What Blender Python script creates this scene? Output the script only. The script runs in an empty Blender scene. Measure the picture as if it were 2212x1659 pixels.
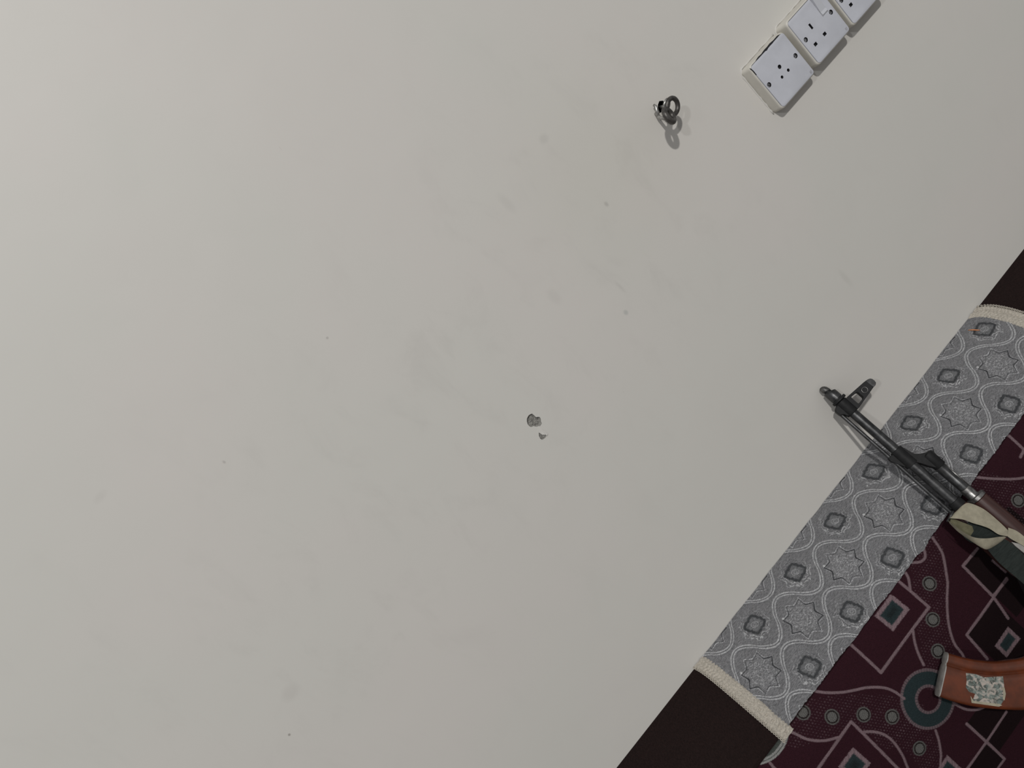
import bpy, bmesh, math, random
import numpy as np
from mathutils import Vector, Matrix
from mathutils.geometry import tessellate_polygon
random.seed(7); rng = np.random.default_rng(7)
scene = bpy.context.scene
COL = scene.collection

# ------------------------------------------------------------------ camera
FPX = 1650.0
Rm = np.array([[0.65671, -0.74077, 0.14139], [-0.26690, -0.05290, 0.96227], [-0.70534, -0.66967, -0.23245]])
cam_d = bpy.data.cameras.new('camera'); cam = bpy.data.objects.new('camera', cam_d); COL.objects.link(cam)
cam_d.sensor_fit = 'HORIZONTAL'; cam_d.sensor_width = 36.0; cam_d.lens = FPX / 2212.0 * 36.0
cam_d.clip_start = 0.02
m = Matrix.Identity(4)
for i in range(3):
    m[i][0] = Rm[i][0]; m[i][1] = -Rm[i][1]; m[i][2] = -Rm[i][2]
m[0][3], m[1][3], m[2][3] = 0.0, -1.125, 1.55
cam.matrix_world = m
scene.camera = cam

# ------------------------------------------------------------------ world, lamps, exposure
wd = bpy.data.worlds.new('room_light'); scene.world = wd; wd.use_nodes = True
wd.node_tree.nodes['Background'].inputs[0].default_value = (0.97, 0.98, 1.0, 1)
wd.node_tree.nodes['Background'].inputs[1].default_value = 0.30
def lamp(name, loc, power, radius, col):
    l = bpy.data.lights.new(name, 'POINT'); l.energy = power; l.shadow_soft_size = radius; l.color = col
    o = bpy.data.objects.new(name, l); o.location = loc; COL.objects.link(o)
lamp('ceiling_bulb', (-0.08, -5.0, 5.0), 770, 0.11, (1.0, 0.985, 0.96))
lamp('ceiling_bulb_far', (-2.85, -5.0, 5.0), 270, 0.14, (0.97, 0.985, 1.0))
vs = scene.view_settings
vs.view_transform = 'Standard'; vs.look = 'None'; vs.gamma = 1.0; vs.use_curve_mapping = False
vs.exposure = -0.08

# ------------------------------------------------------------------ materials
class NT:
    def __init__(s, mat):
        mat.use_nodes = True; s.t = mat.node_tree; s.n = s.t.nodes; s.l = s.t.links
        s.b = s.n['Principled BSDF']
    def new(s, typ, **kw):
        nd = s.n.new(typ)
        for k, v in kw.items(): setattr(nd, k, v)
        return nd
    def put(s, sock, v):
        if isinstance(v, bpy.types.NodeSocket): s.l.new(v, sock)
        else: sock.default_value = v
    def math(s, op, a, b=0.0, c=None, clamp=False):
        nd = s.new('ShaderNodeMath', operation=op); nd.use_clamp = clamp
        s.put(nd.inputs[0], a); s.put(nd.inputs[1], b)
        if c is not None: s.put(nd.inputs[2], c)
        return nd.outputs[0]
    def mix(s, fac, a, b, blend='MIX'):
        nd = s.new('ShaderNodeMix', data_type='RGBA', blend_type=blend)
        s.put(nd.inputs[0], fac); s.put(nd.inputs[6], a); s.put(nd.inputs[7], b)
        return nd.outputs[2]
    def noise(s, scale, detail=4, rough=0.55, stretch=None, coord='Object', dist=0.0):
        tc = s.new('ShaderNodeTexCoord'); out = tc.outputs[coord]
        if stretch:
            mp = s.new('ShaderNodeMapping'); mp.inputs['Scale'].default_value = stretch
            s.l.new(out, mp.inputs[0]); out = mp.outputs[0]
        nz = s.new('ShaderNodeTexNoise'); s.l.new(out, nz.inputs['Vector'])
        nz.inputs['Scale'].default_value = scale; nz.inputs['Detail'].default_value = detail
        nz.inputs['Roughness'].default_value = rough; nz.inputs['Distortion'].default_value = dist
        return nz.outputs['Fac']
    def ramp(s, v, lo, hi, a=0.0, b=1.0):
        nd = s.new('ShaderNodeMapRange'); nd.interpolation_type = 'SMOOTHSTEP'
        s.put(nd.inputs[0], v); nd.inputs[1].default_value = lo; nd.inputs[2].default_value = hi
        nd.inputs[3].default_value = a; nd.inputs[4].default_value = b
        return nd.outputs[0]
    def bump(s, h, strength, dist):
        nd = s.new('ShaderNodeBump'); nd.inputs['Strength'].default_value = strength
        nd.inputs['Distance'].default_value = dist; s.l.new(h, nd.inputs['Height'])
        s.l.new(nd.outputs[0], s.b.inputs['Normal'])
def rgba(c): return (c[0], c[1], c[2], 1.0)

def material(name, col, rough=0.6, metal=0.0, spec=0.5, var=0.0, vscale=60, bump=0.0, bscale=200, bdist=0.001, stretch=None, second=None):
    mt = bpy.data.materials.new(name); t = NT(mt)
    t.b.inputs['Roughness'].default_value = rough; t.b.inputs['Metallic'].default_value = metal
    t.b.inputs['Specular IOR Level'].default_value = spec
    if var > 0:
        f = t.noise(vscale, 5, 0.6, stretch)
        f = t.ramp(f, 0.32, 0.68)
        c2 = second if second else tuple(max(0, c * (1 - var)) for c in col)
        t.put(t.b.inputs['Base Color'], t.mix(f, rgba(c2), rgba(col)))
    else:
        t.b.inputs['Base Color'].default_value = rgba(col)
    if bump > 0:
        t.bump(t.noise(bscale, 3, 0.6, stretch), bump, bdist)
    return mt

def attr_fabric(name, rough, grain, gscale, bump, bdist, stretch, sheen=0.0, spec=0.25):
    mt = bpy.data.materials.new(name); t = NT(mt)
    at = t.new('ShaderNodeAttribute'); at.attribute_name = 'weave_colour'
    g = t.noise(gscale, 3, 0.7, stretch)
    gg = t.ramp(g, 0.25, 0.75, 1.0 - grain, 1.0 + grain)
    mul = t.new('ShaderNodeVectorMath', operation='SCALE')
    t.l.new(at.outputs['Color'], mul.inputs[0]); t.l.new(gg, mul.inputs['Scale'])
    t.l.new(mul.outputs[0], t.b.inputs['Base Color'])
    t.b.inputs['Roughness'].default_value = rough
    t.b.inputs['Specular IOR Level'].default_value = spec
    if sheen > 0:
        t.b.inputs['Sheen Weight'].default_value = sheen; t.b.inputs['Sheen Roughness'].default_value = 0.4
    t.bump(g, bump, bdist)
    return mt

def wall_material():
    mt = bpy.data.materials.new('wall_paint'); t = NT(mt)
    tc = t.new('ShaderNodeTexCoord'); sx = t.new('ShaderNodeSeparateXYZ'); t.l.new(tc.outputs['Object'], sx.inputs[0])
    X, Z = sx.outputs[0], sx.outputs[2]
    big = t.ramp(t.noise(2.6, 3, 0.5), 0.38, 0.62)
    c = t.mix(big, (0.580, 0.556, 0.521, 1), (0.570, 0.556, 0.517, 1))
    # rubbed, dirty area where backs and shoulders touch the wall
    def gauss(cx, cz, rx, rz):
        dx = t.math('DIVIDE', t.math('SUBTRACT', X, cx), rx); dz = t.math('DIVIDE', t.math('SUBTRACT', Z, cz), rz)
        r2 = t.math('ADD', t.math('MULTIPLY', dx, dx), t.math('MULTIPLY', dz, dz))
        return t.math('POWER', 2.718, t.math('MULTIPLY', r2, -1.0))
    sm = t.ramp(t.noise(15, 8, 0.66, (1.0, 1.0, 0.6), dist=0.4), 0.48, 0.78)
    area = t.math('ADD', t.math('ADD', gauss(0.42, 1.36, 0.34, 0.22), gauss(-0.15, 1.28, 0.45, 0.2)), 0.22, clamp=True)
    c = t.mix(t.math('MULTIPLY', t.math('MULTIPLY', sm, area), 0.17), c, (0.36, 0.345, 0.32, 1))
    yel = t.math('MULTIPLY', gauss(0.52, 1.40, 0.16, 0.14), 0.16)
    c = t.mix(yel, c, (0.50, 0.46, 0.38, 1))
    # fine specks
    sp = t.ramp(t.noise(70, 2, 0.5), 0.76, 0.82)
    c = t.mix(t.math('MULTIPLY', sp, 0.22), c, (0.25, 0.24, 0.22, 1))
    spots = [(.3744, 1.2166, .0042, .005, .55, (.26, .29, .28)), (.4743, 1.3565, .0035, .005, .4, (.2, .19, .17)),
             (.4725, 1.4954, .009, .008, .25, (.3, .29, .27)), (-.4321, 1.1798, .0022, .0022, .8, (.12, .1, .08)),
             (.0298, 1.5265, .0022, .0022, .5, (.2, .18, .16)), (-.1934, 1.5128, .002, .003, .45, (.2, .18, .16)),
             (.397, 1.2511, .003, .014, .18, (.3, .29, .27)), (-.385, 1.22, .016, .012, .2, (.33, .3, .28)),
             (-.33, 1.60, .012, .006, .15, (.33, .3, .28)), (.31, 1.32, .010, .016, .15, (.3, .29, .27)),
             (.36, 1.47, .008, .02, .15, (.3, .29, .27)), (.70, .96, .006, .02, .2, (.33, .32, .29))]
    for cx, cz, rx, rz, k, col in spots:
        dx = t.math('DIVIDE', t.math('SUBTRACT', X, cx), rx); dz = t.math('DIVIDE', t.math('SUBTRACT', Z, cz), rz)
        r = t.math('SQRT', t.math('ADD', t.math('MULTIPLY', dx, dx), t.math('MULTIPLY', dz, dz)))
        c = t.mix(t.ramp(r, 0.3, 1.3, k * .7, 0.0), c, rgba(col))
    t.put(t.b.inputs['Base Color'], c)
    t.b.inputs['Roughness'].default_value = 0.50
    t.b.inputs['Specular IOR Level'].default_value = 0.30
    h = t.math('ADD', t.math('MULTIPLY', t.noise(7, 2, 0.4), 1.0), t.math('MULTIPLY', t.noise(240, 2, 0.5), 0.012))
    t.bump(h, 0.22, 0.006)
    return mt

MAT = {
 'wall': wall_material(),
 'plaster': material('chipped_plaster', (0.31, 0.30, 0.275), 0.95, var=0.35, vscale=260, bump=0.6, bscale=500, bdist=0.001),
 'paint_chip': material('paint_flake', (0.565, 0.548, 0.512), 0.6),
 'void': material('dark_cavity', (0.004, 0.004, 0.004), 0.9),
 'floor': material('floor_screed', (0.20, 0.18, 0.16), 0.8, var=0.2, vscale=12),
 'box': material('cream_plastic', (0.60, 0.575, 0.515), 0.45, var=0.10, vscale=25),
 'plate': material('white_plastic', (0.53, 0.54, 0.585), 0.38, var=0.07, vscale=30),
 'rocker': material('grey_white_plastic', (0.54, 0.55, 0.585), 0.35),
 'screw': material('screw_steel', (0.42, 0.42, 0.43), 0.35, metal=0.9, var=0.3, vscale=400),
 'pinblack': material('socket_dark', (0.012, 0.012, 0.014), 0.7),
 'grime': material('grime_smear', (0.42, 0.42, 0.45), 0.6, var=0.3, vscale=300),
 'iron': material('dark_iron', (0.120, 0.112, 0.104), 0.46, metal=0.6, var=0.5, vscale=160, bump=0.25, bscale=300),
 'zinc': material('bare_steel', (0.52, 0.51, 0.49), 0.36, metal=0.85, var=0.5, vscale=220, bump=0.3, bscale=260),
 'gun': material('gun_black', (0.0145, 0.0145, 0.015), 0.58, spec=0.22, metal=0.0, var=0.35, vscale=120, bump=0.12, bscale=420, bdist=0.0004),
 'gun_grey': material('worn_blued_steel', (0.070, 0.070, 0.071), 0.36, metal=0.6, var=0.6, vscale=90, bump=0.12, bscale=400, bdist=0.0004),
 'gun_dull': material('dull_worn_steel', (0.17, 0.165, 0.158), 0.42, metal=0.7, var=0.65, vscale=130),
 'tin': material('pale_tin', (0.30, 0.285, 0.265), 0.5, metal=0.0, var=0.3, vscale=120),
 'canvas_shade': material('shaded_canvas', (0.150, 0.140, 0.088), 0.95, spec=0.1, var=0.3, vscale=90, bump=0.5, bscale=900, bdist=0.0006),  # darker canvas colour with the shade inside the sling loop put in
 'gun_worn': material('bright_worn_steel', (0.30, 0.29, 0.28), 0.34, metal=0.85, var=0.6, vscale=140),
 'wood': material('dark_red_wood', (0.062, 0.026, 0.022), 0.34, var=0.55, vscale=26, stretch=(0.25, 2.2, 2.2), bump=0.1, bscale=90),
 'bakelite': material('orange_brown_bakelite', (0.120, 0.029, 0.0105), 0.24, spec=0.5, var=0.32, vscale=45, second=(0.078, 0.021, 0.009)),
 'canvas': material('cream_canvas', (0.345, 0.315, 0.238), 0.95, spec=0.1, var=0.22, vscale=90, bump=0.5, bscale=900, bdist=0.0006),
 'webbing': material('dark_green_webbing', (0.030, 0.036, 0.033), 0.95, spec=0.1, var=0.3, vscale=200, bump=0.9, bscale=700, bdist=0.0008, stretch=(3, 0.4, 1)),
 'thread': material('orange_thread', (0.50, 0.20, 0.085), 0.8),
 'braid': material('cream_braid', (0.50, 0.455, 0.385), 0.75, var=0.35, vscale=420, bump=0.8, bscale=900, bdist=0.0008),
 'seat': material('maroon_seat_velvet', (0.030, 0.012, 0.016), 0.95, spec=0.15, var=0.3, vscale=60, bump=0.3, bscale=600),
 'brown': material('dark_brown_velvet', (0.0195, 0.0105, 0.0095), 0.8, spec=0.12, var=0.55, vscale=620, bump=0.9, bscale=900, bdist=0.0012, stretch=(1.6, 0.5, 0.5)),
 'brocade': attr_fabric('grey_brocade', 0.58, 0.55, 760, 0.9, 0.0010, (0.30, 1.4, 1.4), 0.1),
 'front': attr_fabric('maroon_pattern_velvet', 0.92, 0.40, 900, 0.6, 0.0008, (1, 1, 1), 0.0, 0.08),
}
def sticker_material():
    mt = bpy.data.materials.new('torn_sticker_print'); t = NT(mt)
    a = t.ramp(t.noise(95, 4, 0.6, dist=1.5), 0.46, 0.60); b = t.ramp(t.noise(140, 3, 0.6, dist=1.0), 0.48, 0.56)
    c = t.mix(a, (0.045, 0.055, 0.045, 1), (0.36, 0.31, 0.27, 1))
    c = t.mix(t.math('MULTIPLY', b, 0.55), c, (0.16, 0.20, 0.18, 1))
    t.put(t.b.inputs['Base Color'], c); t.b.inputs['Roughness'].default_value = 0.5
    return mt
MAT['sticker'] = sticker_material()

# ------------------------------------------------------------------ object helpers
def link(name, me, mat, parent=None, smooth=False, auto=None):
    o = bpy.data.objects.new(name, me); COL.objects.link(o)
    if mat: me.materials.append(MAT[mat])
    if parent: o.parent = parent
    if smooth:
        me.polygons.foreach_set('use_smooth', [True] * len(me.polygons))
        if auto: me.set_sharp_from_angle(angle=math.radians(auto))
    return o
def pydata(name, V, F, mat, parent=None, smooth=False, auto=None, fix=True):
    me = bpy.data.meshes.new(name); me.from_pydata([tuple(map(float, v)) for v in V], [], [tuple(map(int, f)) for f in F]); me.update()
    if fix:
        bm = bmesh.new(); bm.from_mesh(me); bmesh.ops.remove_doubles(bm, verts=bm.verts, dist=1e-6)
        bmesh.ops.recalc_face_normals(bm, faces=bm.faces); bm.to_mesh(me); bm.free()
    return link(name, me, mat, parent, smooth, auto)
def bevel(o, w, seg=2, ang=35):
    md = o.modifiers.new('bevel', 'BEVEL'); md.width = w; md.segments = seg; md.limit_method = 'ANGLE'; md.angle_limit = math.radians(ang)
    md.harden_normals = False
    return o
def empty(name, loc=(0, 0, 0), label=None, cat=None, group=None, kind=None):
    o = bpy.data.objects.new(name, None); o.location = loc; o.empty_display_size = 0.03; COL.objects.link(o)
    tag(o, label, cat, group, kind); return o
def tag(o, label=None, cat=None, group=None, kind=None):
    for k, v in (('label', label), ('category', cat), ('group', group), ('kind', kind)):
        if v: o[k] = v
    return o
class MB:
    """collects vertices and faces of one mesh"""
    def __init__(s): s.V = []; s.F = []
    def add(s, V, F):
        b = len(s.V); s.V += [tuple(v) for v in V]; s.F += [tuple(b + i for i in f) for f in F]; return s
    def loft(s, rings, cap0=True, cap1=True, closed=True):
        n = len(rings[0]); V = [v for r in rings for v in r]; F = []
        for i in range(len(rings) - 1):
            for j in range(n if closed else n - 1):
                k = (j + 1) % n
                F.append((i * n + j, i * n + k, (i + 1) * n + k, (i + 1) * n + j))
        if cap0: F.append(tuple(range(n))[::-1])
        if cap1: F.append(tuple((len(rings) - 1) * n + j for j in range(n)))
        return s.add(V, F)
    def lathe(s, prof, u0=0.0, w0=0.0, n=28, su=1.0, sw=1.0):
        """prof: (s, r); axis along local x"""
        return s.loft([[(p, u0 + su * r * math.cos(2 * math.pi * j / n), w0 + sw * r * math.sin(2 * math.pi * j / n)) for j in range(n)] for p, r in prof])
    def tube(s, path, r, n=10, cap=True):
        P = [Vector(p) for p in path]; rings = []; nrm = None
        for i, p in enumerate(P):
            d = (P[min(i + 1, len(P) - 1)] - P[max(i - 1, 0)]).normalized()
            if nrm is None: nrm = d.orthogonal().normalized()
            nrm = (nrm - d * nrm.dot(d)).normalized(); b = d.cross(nrm)
            rr = float(r[i] if isinstance(r, (list, tuple)) else r)
            rings.append([tuple(p + rr * (math.cos(2 * math.pi * j / n) * nrm + math.sin(2 * math.pi * j / n) * b)) for j in range(n)])
        return s.loft(rings, cap, cap)
    def torus(s, c, nrm, R, r, n=36, k=12, sx=1.0, up=None):
        c = Vector(c); nrm = Vector(nrm).normalized(); a = (Vector(up) - nrm * nrm.dot(Vector(up))).normalized() if up else nrm.orthogonal().normalized(); b = nrm.cross(a)
        V = []; F = []
        for i in range(n):
            t = 2 * math.pi * i / n; d = (a * math.cos(t) + b * sx * math.sin(t))
            dn = d.normalized()
            for j in range(k):
                q = 2 * math.pi * j / k
                V.append(tuple(c + d * R + dn * (r * math.cos(q)) + nrm * (r * math.sin(q))))
        for i in range(n):
            for j in range(k):
                i2 = (i + 1) % n; j2 = (j + 1) % k
                F.append((i * k + j, i2 * k + j, i2 * k + j2, i * k + j2))
        return s.add(V, F)
    def prism(s, outer, z0, z1, axes, holes=()):
        """polygon with holes extruded; axes maps (a, b, h) to 3D"""
        loops = [list(outer)] + [list(h) for h in holes]
        tri = tessellate_polygon([[Vector((p[0], p[1], 0)) for p in l] for l in loops])
        flat = [p for l in loops for p in l]; n = len(flat)
        V = [axes(p[0], p[1], z0) for p in flat] + [axes(p[0], p[1], z1) for p in flat]
        F = [tuple(f) for f in tri] + [tuple(i + n for i in f)[::-1] for f in tri]
        b = 0
        for l in loops:
            k = len(l)
            for j in range(k):
                j2 = (j + 1) % k
                F.append((b + j, b + j2, n + b + j2, n + b + j))
            b += k
        return s.add(V, F)
    def box(s, lo, hi):
        x0, y0, z0 = lo; x1, y1, z1 = hi
        return s.add([(x0, y0, z0), (x1, y0, z0), (x1, y1, z0), (x0, y1, z0), (x0, y0, z1), (x1, y0, z1), (x1, y1, z1), (x0, y1, z1)],
                     [(0, 3, 2, 1), (4, 5, 6, 7), (0, 1, 5, 4), (1, 2, 6, 5), (2, 3, 7, 6), (3, 0, 4, 7)])
    def build(s, name, mat, parent=None, smooth=False, auto=40, fix=True):
        return pydata(name, s.V, s.F, mat, parent, smooth, auto, fix)
def circle(cx, cz, r, n=20): return [(cx + r * math.cos(2 * math.pi * i / n), cz + r * math.sin(2 * math.pi * i / n)) for i in range(n)]
def rrect(cx, cz, w, h, r, n=6):
    out = []
    for (sx, sz, a0) in ((1, 1, 0), (-1, 1, 90), (-1, -1, 180), (1, -1, 270)):
        for i in range(n + 1):
            a = math.radians(a0 + 90.0 * i / n)
            out.append((cx + sx * (w / 2 - r) + r * math.cos(a), cz + sz * (h / 2 - r) + r * math.sin(a)))
    return out
def catmull(P, n=10):
    P = np.asarray(P, float); Q = np.vstack([2 * P[0] - P[1], P, 2 * P[-1] - P[-2]]); out = []
    for i in range(1, len(Q) - 2):
        p0, p1, p2, p3 = Q[i - 1:i + 3]
        for t in np.linspace(0, 1, n, endpoint=False):
            out.append(.5 * ((2 * p1) + (p2 - p0) * t + (2 * p0 - 5 * p1 + 4 * p2 - p3) * t * t + (3 * p1 - p0 - 3 * p2 + p3) * t ** 3))
    out.append(P[-1]); return np.array(out)

# ------------------------------------------------------------------ the setting: wall and floor
HOLE1 = [(153.4, 1223.2), (153.7, 1218.2), (153.5, 1214.4), (156.0, 1212.6), (157.7, 1210.1), (157.2, 1208), (156.1, 1206.0), (153.8, 1203.8), (152.8, 1201.0), (150.4, 1200.3), (147.8, 1200.1),
         (146.4, 1202.0), (144.5, 1203.0), (142.2, 1205.4), (140.8, 1208.4), (138.9, 1209.0), (136.8, 1210.6), (136.2, 1213.8), (136.6, 1217.1), (138.8, 1220.9), (141.8, 1223.8), (145, 1225.0), (147.9, 1225.4), (150.8, 1224.6)]
HOLE2 = [(138.9, 1194.7), (139.9, 1191.2), (139.6, 1188.0), (142.3, 1185.3), (143.6, 1185.0), (143.7, 1182.1), (141.4, 1181.3), (138.5, 1181.7), (136.2, 1182.2), (134.1, 1183.5), (133.6, 1186.5), (135.3, 1191.0)]
HOOKHOLE = [(655.9, 1404.5), (661.0, 1400.6), (662.0, 1394.0), (654.0, 1388.0), (643.0, 1391.0), (644.6, 1397.0), (650.0, 1402.0)]
K = 0.001
WX0, WX1, WZ0, WZ1 = -2.2, 2.6, 0.0, 3.0
wallE = None
def build_wall():
    loops = [[(WX0, WZ0), (WX1, WZ0), (WX1, WZ1), (WX0, WZ1)]] + [[(x * K, z * K) for x, z in h] for h in (HOLE1, HOLE2, HOOKHOLE)]
    tri = tessellate_polygon([[Vector((p[0], p[1], 0)) for p in l] for l in loops])
    flat = [p for l in loops for p in l]
    V = [(p[0], 0.0, p[1]) for p in flat]; F = []
    for f in tri:
        a, b, c = [Vector(V[i]) for i in f]
        if (b - a).cross(c - a).y > 0: f = (f[0], f[2], f[1])
        F.append(tuple(f))
    # back and edges of the wall slab
    b0 = len(V); T = 0.16
    V += [(WX0, T, WZ0), (WX1, T, WZ0), (WX1, T, WZ1), (WX0, T, WZ1)]
    F += [(b0, b0 + 3, b0 + 2, b0 + 1), (0, b0, b0 + 1, 1), (1, b0 + 1, b0 + 2, 2), (2, b0 + 2, b0 + 3, 3), (3, b0 + 3, b0, 0)]
    w = pydata('wall_back', V, F, 'wall', None, False, None, fix=False)
    tag(w, kind='structure')
    return w
wall = build_wall()

def crater(name, hole, depth, mat, seed, rough=1.0, steps=(0.0, 0.35, 0.8, 0.95)):
    """a broken-out cavity behind the painted skin: walls fall to an uneven bottom"""
    r = random.Random(seed); n = len(hole); cx = sum(p[0] for p in hole) / n; cz = sum(p[1] for p in hole) / n
    rings = []
    for k, (sc, dp) in enumerate(((1.0, 0.0), (1.03, 0.25), (0.96, 0.7), (0.78, 1.0), (0.5, 0.85), (0.22, 1.05))):
        rings.append([((cx + (x - cx) * sc) * K, (dp * depth * (1 + (0.5 * rough * (r.random() - .5) if k > 0 else 0))) * K, (cz + (z - cz) * sc) * K) for x, z in hole])
    return MB().loft(rings, cap0=False, cap1=True).build(name, mat, wall, fix=False)
crater('plaster_chip', HOLE1, 4.8, 'plaster', 3)
crater('plaster_chip', HOLE2, 2.2, 'plaster', 5)
crater('fixing_hole', HOOKHOLE, 16, 'void', 6, 0.3)
# loosened flake of paint between the two chips, curling off the wall
FL = [(146.2, 1202.2), (147.0, 1197.0), (146.8, 1190.5), (147.3, 1182.6), (144.0, 1181.6), (143.4, 1185.0), (142.2, 1186.4), (139.9, 1190.2), (139.2, 1195.4), (141.4, 1199.2), (144.0, 1201.0)]
lift = [0.1, 0.3, 0.5, 0.8, 1.9, 2.2, 1.9, 1.5, 1.0, 0.4, 0.1]
fv = [(x * K, -l * K, z * K) for (x, z), l in zip(FL, lift)]; c0 = (143.8 * K, -.6 * K, 1192 * K)
V = fv + [c0] + [(x, y + 0.0005, z) for x, y, z in fv] + [(c0[0], c0[1] + 0.0005, c0[2])]; n = len(fv); F = []
for j in range(n):
    k = (j + 1) % n
    F += [(j, k, n), (n + 1 + k, n + 1 + j, 2 * n + 1), (j, n + 1 + j, n + 1 + k, k)]
pydata('paint_flake', V, F, 'paint_chip', wall)

fl = MB().box((WX0, -3.2, -0.1), (WX1, 0.16, 0.0)).build('floor', 'floor'); tag(fl, kind='structure')

# ------------------------------------------------------------------ cushion profile (depth from wall, drop below the top edge)
TOPZ = 0.7197
PP = [(0, 0), (.0326, .0166), (.0558, .0295), (.0785, .0462), (.099, .0664), (.1125, .083), (.128, .106), (.143, .135), (.156, .17), (.168, .215), (.178, .27), (.185, .34), (.188, .42), (.188, .52), (.186, .60)]
PR = catmull(PP, 40)
AS = np.concatenate([[0], np.cumsum(np.linalg.norm(np.diff(PR, axis=0), axis=1))])
TG = np.gradient(PR, AS, axis=0); TG /= np.linalg.norm(TG, axis=1)[:, None]
ARC = AS[-1]
def surf(x, s, off):
    """point on the cushion: x along the wall, s arc length from the top edge, off outwards (arrays, metres)"""
    s = np.asarray(s, float); d = np.interp(s, AS, PR[:, 0]); w = np.interp(s, AS, PR[:, 1])
    td = np.interp(s, AS, TG[:, 0]); tw = np.interp(s, AS, TG[:, 1])
    nd, nz = tw, td            # outward normal in (depth, up)
    return np.stack([np.broadcast_to(x, s.shape), -(d + off * nd), TOPZ - w + off * nz], -1)
def grid_mesh(name, P, colour, mat, parent=None):
    ny, nx = P.shape[:2]; me = bpy.data.meshes.new(name)
    nv = nx * ny; me.vertices.add(nv); me.vertices.foreach_set('co', P.reshape(-1).astype(np.float32))
    i = np.arange(nv).reshape(ny, nx); q = np.stack([i[:-1, :-1], i[1:, :-1], i[1:, 1:], i[:-1, 1:]], -1).reshape(-1)
    nf = len(q) // 4; me.loops.add(nf * 4); me.polygons.add(nf)
    me.loops.foreach_set('vertex_index', q.astype(np.int32))
    me.polygons.foreach_set('loop_start', np.arange(0, nf * 4, 4, dtype=np.int32))
    me.polygons.foreach_set('use_smooth', np.ones(nf, bool))
    me.update(calc_edges=True); me.validate()
    if colour is not None:
        at = me.color_attributes.new('weave_colour', 'FLOAT_COLOR', 'POINT')
        c = np.ones((nv, 4), np.float32); c[:, :3] = colour.reshape(-1, 3); at.data.foreach_set('color', c.reshape(-1))
    return link(name, me, mat, parent)
def sstep(a, b, x):
    t = np.clip((x - a) / (b - a), 0, 1); return t * t * (3 - 2 * t)
def seg_dist(X, Y, P):
    d = np.full(X.shape, 1e9)
    for (x0, y0), (x1, y1) in zip(P[:-1], P[1:]):
        m = (X > min(x0, x1) - 12) & (X < max(x0, x1) + 12) & (Y > min(y0, y1) - 12) & (Y < max(y0, y1) + 12)
        if not m.any(): continue
        vx, vy = x1 - x0, y1 - y0; L2 = vx * vx + vy * vy + 1e-9
        t = np.clip(((X[m] - x0) * vx + (Y[m] - y0) * vy) / L2, 0, 1)
        d[m] = np.minimum(d[m], np.hypot(X[m] - x0 - t * vx, Y[m] - y0 - t * vy))
    return d
def vnoise(x, y, seed):
    """smooth value noise on arrays"""
    g = np.random.default_rng(seed).random((128, 128)); xi = np.floor(x).astype(int); yi = np.floor(y).astype(int)
    fx = x - xi; fy = y - yi; fx = fx * fx * (3 - 2 * fx); fy = fy * fy * (3 - 2 * fy)
    a = g[yi % 128, xi % 128]; b = g[yi % 128, (xi + 1) % 128]; c = g[(yi + 1) % 128, xi % 128]; d = g[(yi + 1) % 128, (xi + 1) % 128]
    return (a * (1 - fx) + b * fx) * (1 - fy) + (c * (1 - fx) + d * fx) * fy

CX0, CX1 = -0.62, 1.52
SEAM = 0.1685
cushion = empty('back_cushion', (0.45, -0.1, 0.11), 'long dark brown velvet back cushion with maroon patterned front against the wall', 'cushion')
def to_parent(o, p):
    o.parent = p; o.matrix_parent_inverse = Matrix.Translation(-Vector(p.location)); return o

# plain brown top panel, with rounded ends and back
def top_panel():
    xs = np.concatenate([[CX0, CX0 + .004], np.arange(CX0 + .02, CX1 - .01, .012), [CX1 - .004, CX1]])
    s = np.linspace(0.0, SEAM, 40)
    S, X = np.meshgrid(s, xs, indexing='ij')
    wob = 0.0012 * np.sin(X * 21) * np.sin(S * 30)
    off = np.full(S.shape, -0.0022) + wob * np.minimum(1, S / .02)
    off[-1, :] = -0.004
    P = surf(X, S, off); P[0, :, 1] = -0.0005
    o = grid_mesh('top_panel', P, None, 'brown'); return to_parent(o, cushion)
top_panel()
# body block closing the back, bottom and ends
body = []
prof = [(-0.0006, TOPZ - .004)] + [(-(d - .006), TOPZ - w - .004) for d, w in PR[::25][1:]] + [(-0.18, 0.104), (-0.0006, 0.104)]
b = MB().loft([[(x, y, z) for y, z in prof] for x in (CX0, CX1)]).build('cushion_core', 'brown'); to_parent(b, cushion)

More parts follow.
